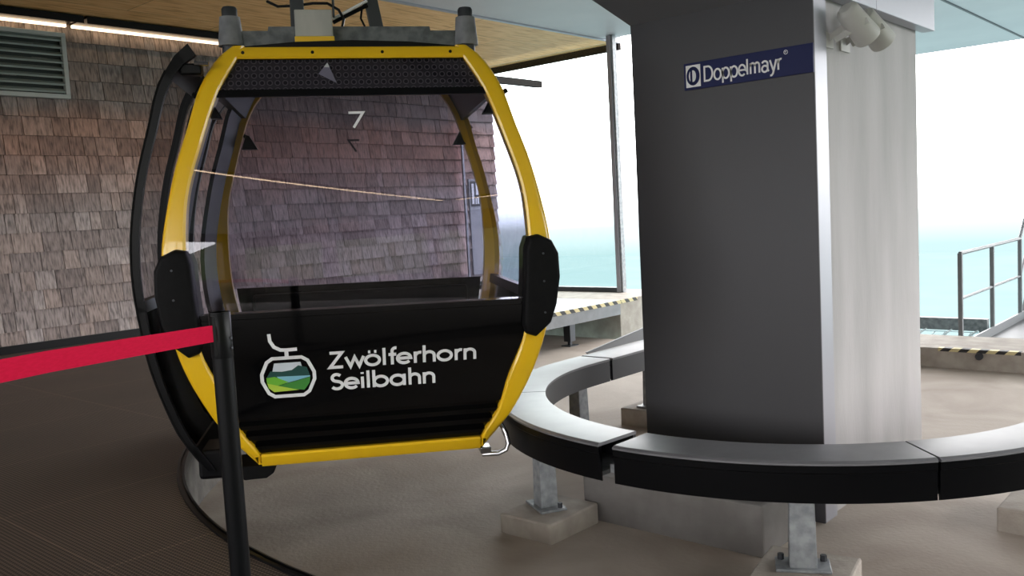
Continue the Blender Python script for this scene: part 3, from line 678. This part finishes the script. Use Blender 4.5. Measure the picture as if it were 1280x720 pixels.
# ------------------------------------------------------------------ plinth and concrete blocks
MB().box(3.87, 4.485, 1.91, 2.98, -.43, -.165).build('concrete_plinth', M['plinth'], None, bevel=.012)
tag(bpy.data.objects['concrete_plinth'], 'large gray concrete plinth under the pillar behind the curved bench', 'plinth')
def block(x, y, rz, w, d, label, top=-.31):
    z0 = floor_z(x) - .02
    o = MB().box(-w / 2, w / 2, -d / 2, d / 2, 0, top - z0).build('concrete_block', M['concrete'], None, bevel=.012, loc=(x, y, z0), rot=(0, 0, rz))
    tag(o, label, 'concrete block', 'concrete blocks under the bench legs'); return o
# ------------------------------------------------------------------ curved bench ring
RX, RY, RI, RO = 5.02, 2.319, 1.43, 1.71
def ringp(t, r):          # t: 0..180 degrees round the end, <0 / >180 metres along the straight sides
    if t < 0: return (RX - t, RY + r)
    if t > 180: return (RX + (t - 180), RY - r)
    return (RX - r * math.sin(math.radians(t)), RY + r * math.cos(math.radians(t)))
def bench(t0, t1, label, legs, n=24):
    tm = 0 if (t0 < 0 < t1) else (180 if t0 < 180 < t1 else (t0 + t1) / 2)
    ox, oy = ringp(tm, 1.57); oz = floor_z(ox) if False else -.31
    s_ = thing('curved_bench_segment', label, 'bench', (ox, oy, oz), 0, 'segments of the curved bench ring')
    ts = sorted(set([t0, t1] + fr(t0, t1, n) + [q for q in (0, 180) if t0 < q < t1]))
    L = lambda t, r, z: (ringp(t, r)[0] - ox, ringp(t, r)[1] - oy, z - oz)
    MB().loop_sweep([[L(t, RI - .004, .183), L(t, RI - .004, .197), L(t, RI + .004, .2), L(t, RO - .012, .2), L(t, RO + .004, .192), L(t, RO + .004, .183)] for t in ts]).build('seat_top', M['bench_top'], s_, smooth=True, auto=25)
    MB().loop_sweep([[L(t, RO - .02, .182), L(t, RO, .182), L(t, RO, .150), L(t, RO - .004, .146), L(t, RO - .006, .02), L(t, RO - .02, .015)] for t in ts]).build('outer_fascia', M['bench_side'], s_, smooth=True, auto=25)
    MB().loop_sweep([[L(t, RI + .02, .182), L(t, RI, .182), L(t, RI, .035), L(t, RI + .02, .03)] for t in ts]).build('inner_fascia', M['bench_in'], s_, smooth=True, auto=25)
    MB().loop_sweep([[L(t, RI + .02, .04), L(t, RO - .02, .04), L(t, RO - .02, .06), L(t, RI + .02, .06)] for t in ts]).build('under_tray', M['galv_dark'], s_)
    for lt in legs:
        px, py = ringp(lt, 1.565); ang = PI / 2 - 0 if not 0 <= lt <= 180 else math.atan2(math.cos(math.radians(lt)), -math.sin(math.radians(lt)))
        ca, sa = math.cos(ang), math.sin(ang)
        T = lambda x, y, z: (px - ox + x * ca - y * sa, py - oy + x * sa + y * ca, z)
        def tb_(x0, x1, y0, y1, z0, z1, f=1.0): return MB().hexa([T(x0, y0, z0), T(x1, y0, z0), T(x1, y1, z0), T(x0, y1, z0)], [T(x0*f, y0*f, z1), T(x1*f, y0*f, z1), T(x1*f, y1*f, z1), T(x0*f, y1*f, z1)])
        lg = tb_(-.05, .05, -.058, .058, .01, .35, .9).build('leg', M['galv'], s_, bevel=.006)
        tb_(-.075, .075, -.115, .115, .001, .014).build('base_plate', M['galv'], lg, bevel=.003)
        for by in (-.09, .09):
            c = T(-.045, by, .012); MB().tube([c, (c[0], c[1], .04)], .014, 6).build('anchor_bolt', M['cap'], lg)
    return s_
sA = bench(38.7, 85.6, 'curved gray-topped black bench segment next to the gondola cabin, left of the open gap', [61.5])
sB = bench(-.235, 38.3, 'bench segment curving away behind the left one towards the pillar', [-.02])
sC = bench(-1.9, -.268, 'short visible bench end disappearing behind the dark pillar face', [-.98])
sD = bench(88.4, 135.3, 'front curved bench segment with black fascia in front of the pillar', [117.0])
sE = bench(135.7, 181.9, 'bench segment at the right edge curving back past the concrete pillar face', [180.06])
g_ = MB(); px, py = ringp(87.1, 1.60); g_.box(px - .05 - sD.location.x, px + .05 - sD.location.x, py - .03 - sD.location.y, py + .03 - sD.location.y, .36, .40); g_.build('joint_bracket', M['galv'], sD)
block(3.64, 3.04, 0, .42, .35, 'square concrete block under the left bench leg beside the gondola cabin')
block(3.63, 1.60, .18, .40, .40, 'concrete block under the front bench leg at the bottom edge')
block(5.10, .80, 0, .50, .66, 'low concrete block on the floor at the right edge')
block(6.03, 3.87, 0, .42, .40, 'small concrete block half hidden behind the pillar edge')
block(5.03, 3.88, 0, .38, .38, 'concrete block behind the curved bench under the slanted bench leg')
fp = MB(); fp.add([(5.36, 4.02, .2), (7.0, 4.02, .2), (7.0, 4.2, .31), (5.36, 4.035, .21), (5.36, 4.03, .2), (7.0, 4.04, .2), (7.0, 4.22, .31), (5.36, 4.045, .21)],
          [(0, 1, 2, 3), (7, 6, 5, 4), (0, 4, 5, 1), (1, 5, 6, 2), (2, 6, 7, 3), (3, 7, 4, 0)])
fpo = fp.build('slanted_panel', M['bench_in']); tag(fpo, 'dark slanted panel rising behind the bench beside the pillar edge', 'panel')

# ------------------------------------------------------------------ barrier post and belt
def camxy(x, y): # plan direction helper: metres right and forward of the photographer
    return (0.66303 * x + 0.74859 * y, 0.66303 * y - 0.74859 * x)
def barrier(x, y, label, h=1.045):
    p = camxy(x, y)
    b_ = thing('barrier_post', label, 'barrier post', (p[0], p[1], 0), 0, 'black barrier posts')
    MB().tube([(0, 0, 0), (0, 0, .012), (0, 0, .022), (0, 0, .03)], [.17, .17, .15, .06], 32).build('base', M['post_black'], b_, smooth=True)
    MB().tube([(0, 0, .02), (0, 0, h)], .031, 24).build('pole', M['post_black'], b_, smooth=True)
    hd = MB().tube([(0, 0, h - .14), (0, 0, h - .135), (0, 0, h - .005), (0, 0, h)], [.0312, .0322, .0322, .029], 24).build('belt_head', M['post_black'], b_, smooth=True)
    d = Vector(camxy(-.25, -.9)).normalized()
    MB().bar((d.x * .028, d.y * .028, h - .13), (d.x * .028, d.y * .028, h - .01), .022, .012).build('belt_slot', M['black_metal'], hd)
    sdr = Vector((d.y, -d.x))
    for hh in (.08, .11): MB().tube([(sdr.x * -.030, sdr.y * -.030, h - hh), (sdr.x * -.036, sdr.y * -.036, h - hh)], .005, 8).build('screw', M['dark_gray'], hd)
    return b_
barrier(-.889, 2.70, 'slim black barrier post holding the end of the red belt')
pts = [(-.901, 2.661, .984), (-.98, 2.35, 1.0), (-1.06, 2.02, 1.017), (-1.18, 1.55, 1.03), (-1.33, .95, 1.03)]
rows = []
for x, y, z in pts:
    p = camxy(x, y); n_ = Vector((-.97, .25)); q0 = camxy(x + .0012, y + .0004); q1 = camxy(x - .0012, y - .0004)
    rows.append([(q0[0], q0[1], z - .025), (q0[0], q0[1], z + .025), (q1[0], q1[1], z + .025), (q1[0], q1[1], z - .025)])
bl = MB().loop_sweep(rows).build('barrier_belt', M['red']); tag(bl, 'red webbing belt stretched from the black barrier post to the left', 'barrier belt')
barrier(-1.34, .91, 'second black barrier post at the other end of the red belt', 1.06)

# ------------------------------------------------------------------ things on and near the shingled wall
vt = thing('louvre_vent', 'green-gray louvred ventilation grille high on the shingled wall', 'vent', (3.90, 10.95, 3.275))
x0, x1, z0, z1 = -.78, .77, -.38, .38
for b in ((x0, x1, z1 - .05, z1), (x0, x1, z0, z0 + .05), (x0, x0 + .05, z0 + .05, z1 - .05), (x1 - .05, x1, z0 + .05, z1 - .05)):
    MB().box(b[0], b[1], -.06, .02, b[2], b[3]).build('frame_bar', M['vent'], vt, bevel=.004)
MB().box(x0 + .04, x1 - .04, .0, .03, z0 + .04, z1 - .04).build('back_plate', M['vent_in'], vt)
for i in range(8):
    z = z0 + .075 + i * .085
    MB().hexa([(x0 + .045, -.045, z - .012), (x1 - .045, -.045, z - .012), (x1 - .045, -.005, z + .025), (x0 + .045, -.005, z + .025)],
              [(x0 + .045, -.052, z + .008), (x1 - .045, -.052, z + .008), (x1 - .045, -.01, z + .040), (x0 + .045, -.01, z + .040)]).build('slat', M['slat'], vt)
def led(x0, x1, label):
    l = thing('strip_light', label, 'strip light', ((x0 + x1) / 2, 10.7, ZC - .12), 0, 'warm strip lights along the ceiling edge')
    h = (x1 - x0) / 2
    MB().box(-h, h, -.26, .22, .082, .105).build('housing', M['black_metal'], l)
    MB().box(-h, h, -.26, -.25, .025, .084).build('front_lip', M['black_metal'], l)
    MB().box(-h + .015, h - .015, .175, .215, .055, .083).build('diffuser', M['led'], l)
    return l
led(1.85, 4.70, 'left warm strip light under the ceiling edge above the louvred vent')
led(4.74, 7.8, 'warm strip light running from above the vent to behind the cabin roof')
ib = thing('wall_sign', 'tall narrow white pictogram sign on the shingled wall seen through the cabin window', 'sign', (11.5, 10.955, 1.0))
MB().box(-.14, .14, -.02, .02, -.78, .90).build('sign_board', M['white_board'], ib, bevel=.004)
pm = MB(); pm.box(-.11, .11, -.026, -.021, .42, .86); pm.build('pictogram_ground', M['ghost'], ib)
pg = MB()
for b in ((-.085, -.03, .46, .82), (.02, .085, .62, .82), (.05, .085, .46, .58), (.0, .03, .46, .56)): pg.box(b[0], b[1], -.030, -.0265, b[2], b[3])
pg.build('pictogram', M['white_print'], ib)

# ceiling strip light behind the photographer (it shows as the bright line in the cabin glass)
def led2(p, q, label):
    p = Vector(p); q = Vector(q); c = (p + q) / 2; d = q - p
    l = thing('strip_light', label, 'strip light', (c.x, c.y, ZC - .06), math.atan2(d.y, d.x), 'strip lights over the platform')
    h = d.length / 2
    MB().box(-h, h, -.06, .06, .0, .065).build('housing', M['black_metal'], l, bevel=.004)
    MB().box(-h + .02, h - .02, -.022, .022, -.012, .003).build('diffuser', M['led2'], l)
    return l
led2((-1.38, 1.7), (-1.38, -4.05), 'long strip light on the ceiling behind the photographer')
led2((-1.2, -4.12), (1.6, -4.12), 'shorter strip light on the ceiling along the window side')

# ------------------------------------------------------------------ far boarding platform, glass screen
fpz = thing('steel_platform', 'gray steel platform on short legs with a black and yellow hazard edge', 'platform', (9.6, 7.04, floor_z(9.2)))
oz = floor_z(9.2)
L = lambda x, y, z: (x - 9.6, y - 7.04, z - oz)
def lb(x0, x1, y0, y1, z0, z1): a = L(x0, y0, z0); b = L(x1, y1, z1); return MB().box(a[0], b[0], a[1], b[1], a[2], b[2])
lb(7.12, 10.19, 7.05, 10.9, -.03, -.002).build('deck', M['steel'], fpz)
lb(7.12, 10.19, 7.045, 7.10, -.20, -.03).build('edge_beam', M['steel'], fpz)
lb(7.12, 10.19, 7.03, 7.05, -.048, .002).build('hazard_edge', M['haz_x'], fpz)
for x in (9.16,):
    lg = lb(x - .055, x + .055, 7.10, 7.21, oz + .06, -.03).build('leg', M['dark_gray'], fpz, bevel=.004)
    lb(x - .02, x + .02, 7.135, 7.175, oz + .01, oz + .06).build('foot', M['dark_gray'], lg)
    lb(x - .09, x + .09, 7.08, 7.23, oz + .0, oz + .012).build('foot_plate', M['dark_gray'], lg)
ab = MB().box(10.2, 11.6, 7.06, 10.9, -.62, -.002).build('concrete_abutment', M['concrete'], None, bevel=.01); tag(ab, 'pale concrete abutment block at the end of the steel platform', 'concrete block')
MB().box(10.2, 10.62, 7.045, 7.07, -.048, .0).build('hazard_tape', M['haz_x'], ab)
gs = thing('glass_screen', 'tall glass screen with steel posts at the far end of the platform', 'glass screen', (11.15, 7.70, 0))
MB().box(-.02, .02, 3.13, 3.16, 0, ZC).build('wall_channel', M['galv'], gs)
for y in (0,):
    MB().box(-.06, .06, y - .05, y + .02, 0, ZC).build('post', M['silver'], gs, bevel=.004)
    MB().box(-.045, .045, y - .085, y - .055, 0, ZC).build('post_channel', M['galv'], gs)
MB().box(-.04, .04, .03, 3.12, .0, .07).build('bottom_rail', M['dark_gray'], gs)
MB().box(-.006, .006, .03, 3.12, .07, 3.7).build('pane', M['glass_clear'], gs)

# ------------------------------------------------------------------ outside on the right: kerb, walkway, net
kb = thing('concrete_kerb', 'low concrete kerb slab with a short hazard-striped edge beyond the pillar', 'kerb', (9.46, 2.4, -.52))
MB().box(0, .87, -5.5, 1.6, -.1, .225).build('slab', M['concrete'], kb, bevel=.01)
MB().box(-.006, .06, -.42, .32, .195, .229).build('hazard_tape', M['haz_y'], kb)
MB().tube([(-.03, -.06, .165), (.0, -.06, .165)], .035, 16).build('rubber_stop', M['cap'], kb)
wk = thing('metal_walkway', 'metal grating walkway with aluminium railings outside at the right edge', 'walkway', (10.35, 2.72, -.47))
MB().box(.0, 2.9, -.84, .0, -.06, .0).build('grating_deck', M['grating'], wk)
MB().box(.0, 2.9, .0, .02, -.06, .10).build('toe_board', M['rail_alu'], wk)
MB().box(.0, 2.9, -.86, -.84, -.06, .10).build('toe_board', M['rail_alu'], wk)
for y in (.03, -.87):
    for x in (.03, 1.35, 2.75): MB().box(x - .022, x + .022, y - .022, y + .022, -.1, 1.06).build('railing_post', M['rail_alu'], wk, bevel=.003)
    MB().tube([(.03, y, 1.06), (2.75, y, 1.06), (4.3, y, 2.35)], .021, 10).build('handrail', M['rail_alu'], wk, smooth=True)
    MB().tube([(.03, y, .57), (2.75, y, .57), (4.3, y, 1.85)], .016, 10).build('mid_rail', M['rail_alu'], wk, smooth=True)
    MB().hexa([(2.75, y - .02, -.05), (2.9, y - .02, -.12), (4.4, y - .02, 1.2), (4.3, y - .02, 1.4)], [(2.75, y + .02, -.05), (2.9, y + .02, -.12), (4.4, y + .02, 1.2), (4.3, y + .02, 1.4)]).build('stair_stringer', M['rail_alu'], wk)
for i in range(6):
    x = 2.95 + i * .23; z = .08 + i * .195
    MB().box(x, x + .26, -.82, .0, z - .03, z).build('stair_tread', M['grating'], wk)
nt_ = thing('safety_net', 'white safety net hung below a dark rail outside next to the walkway', 'safety net', (11.3, 4.72, -.5))
MB().box(.65, .75, -1.85, 2.2, .02, .17).build('net_rail', M['galv_dark'], nt_)
mb = MB()
for i in range(28): y = -1.85 + i * .15; mb.tube([(.66, y, .0), (.2, y, -.13), (-.9, y, -.15)], .006, 5)
for i in range(12): x = -.9 + i * .142; z = -.15 if x < .2 else -.13 + (x - .2) / .46 * .13; mb.tube([(x, -1.85, z), (x, 2.2, z)], .006, 5)
mb.build('net_mesh', M['net'], nt_)
for i in range(7):
    y = -1.75 + i * .3; MB().tube([(.66, y, .03), (.60, y + .05, -.01), (.62, y + .1, -.05), (.68, y + .09, -.02)], .012, 6).build('net_hook', M['net'], nt_, smooth=True)
for y in (-1.8, 2.15): MB().box(.66, .74, y - .04, y + .04, -.5, .02).build('net_post', M['galv_dark'], nt_)
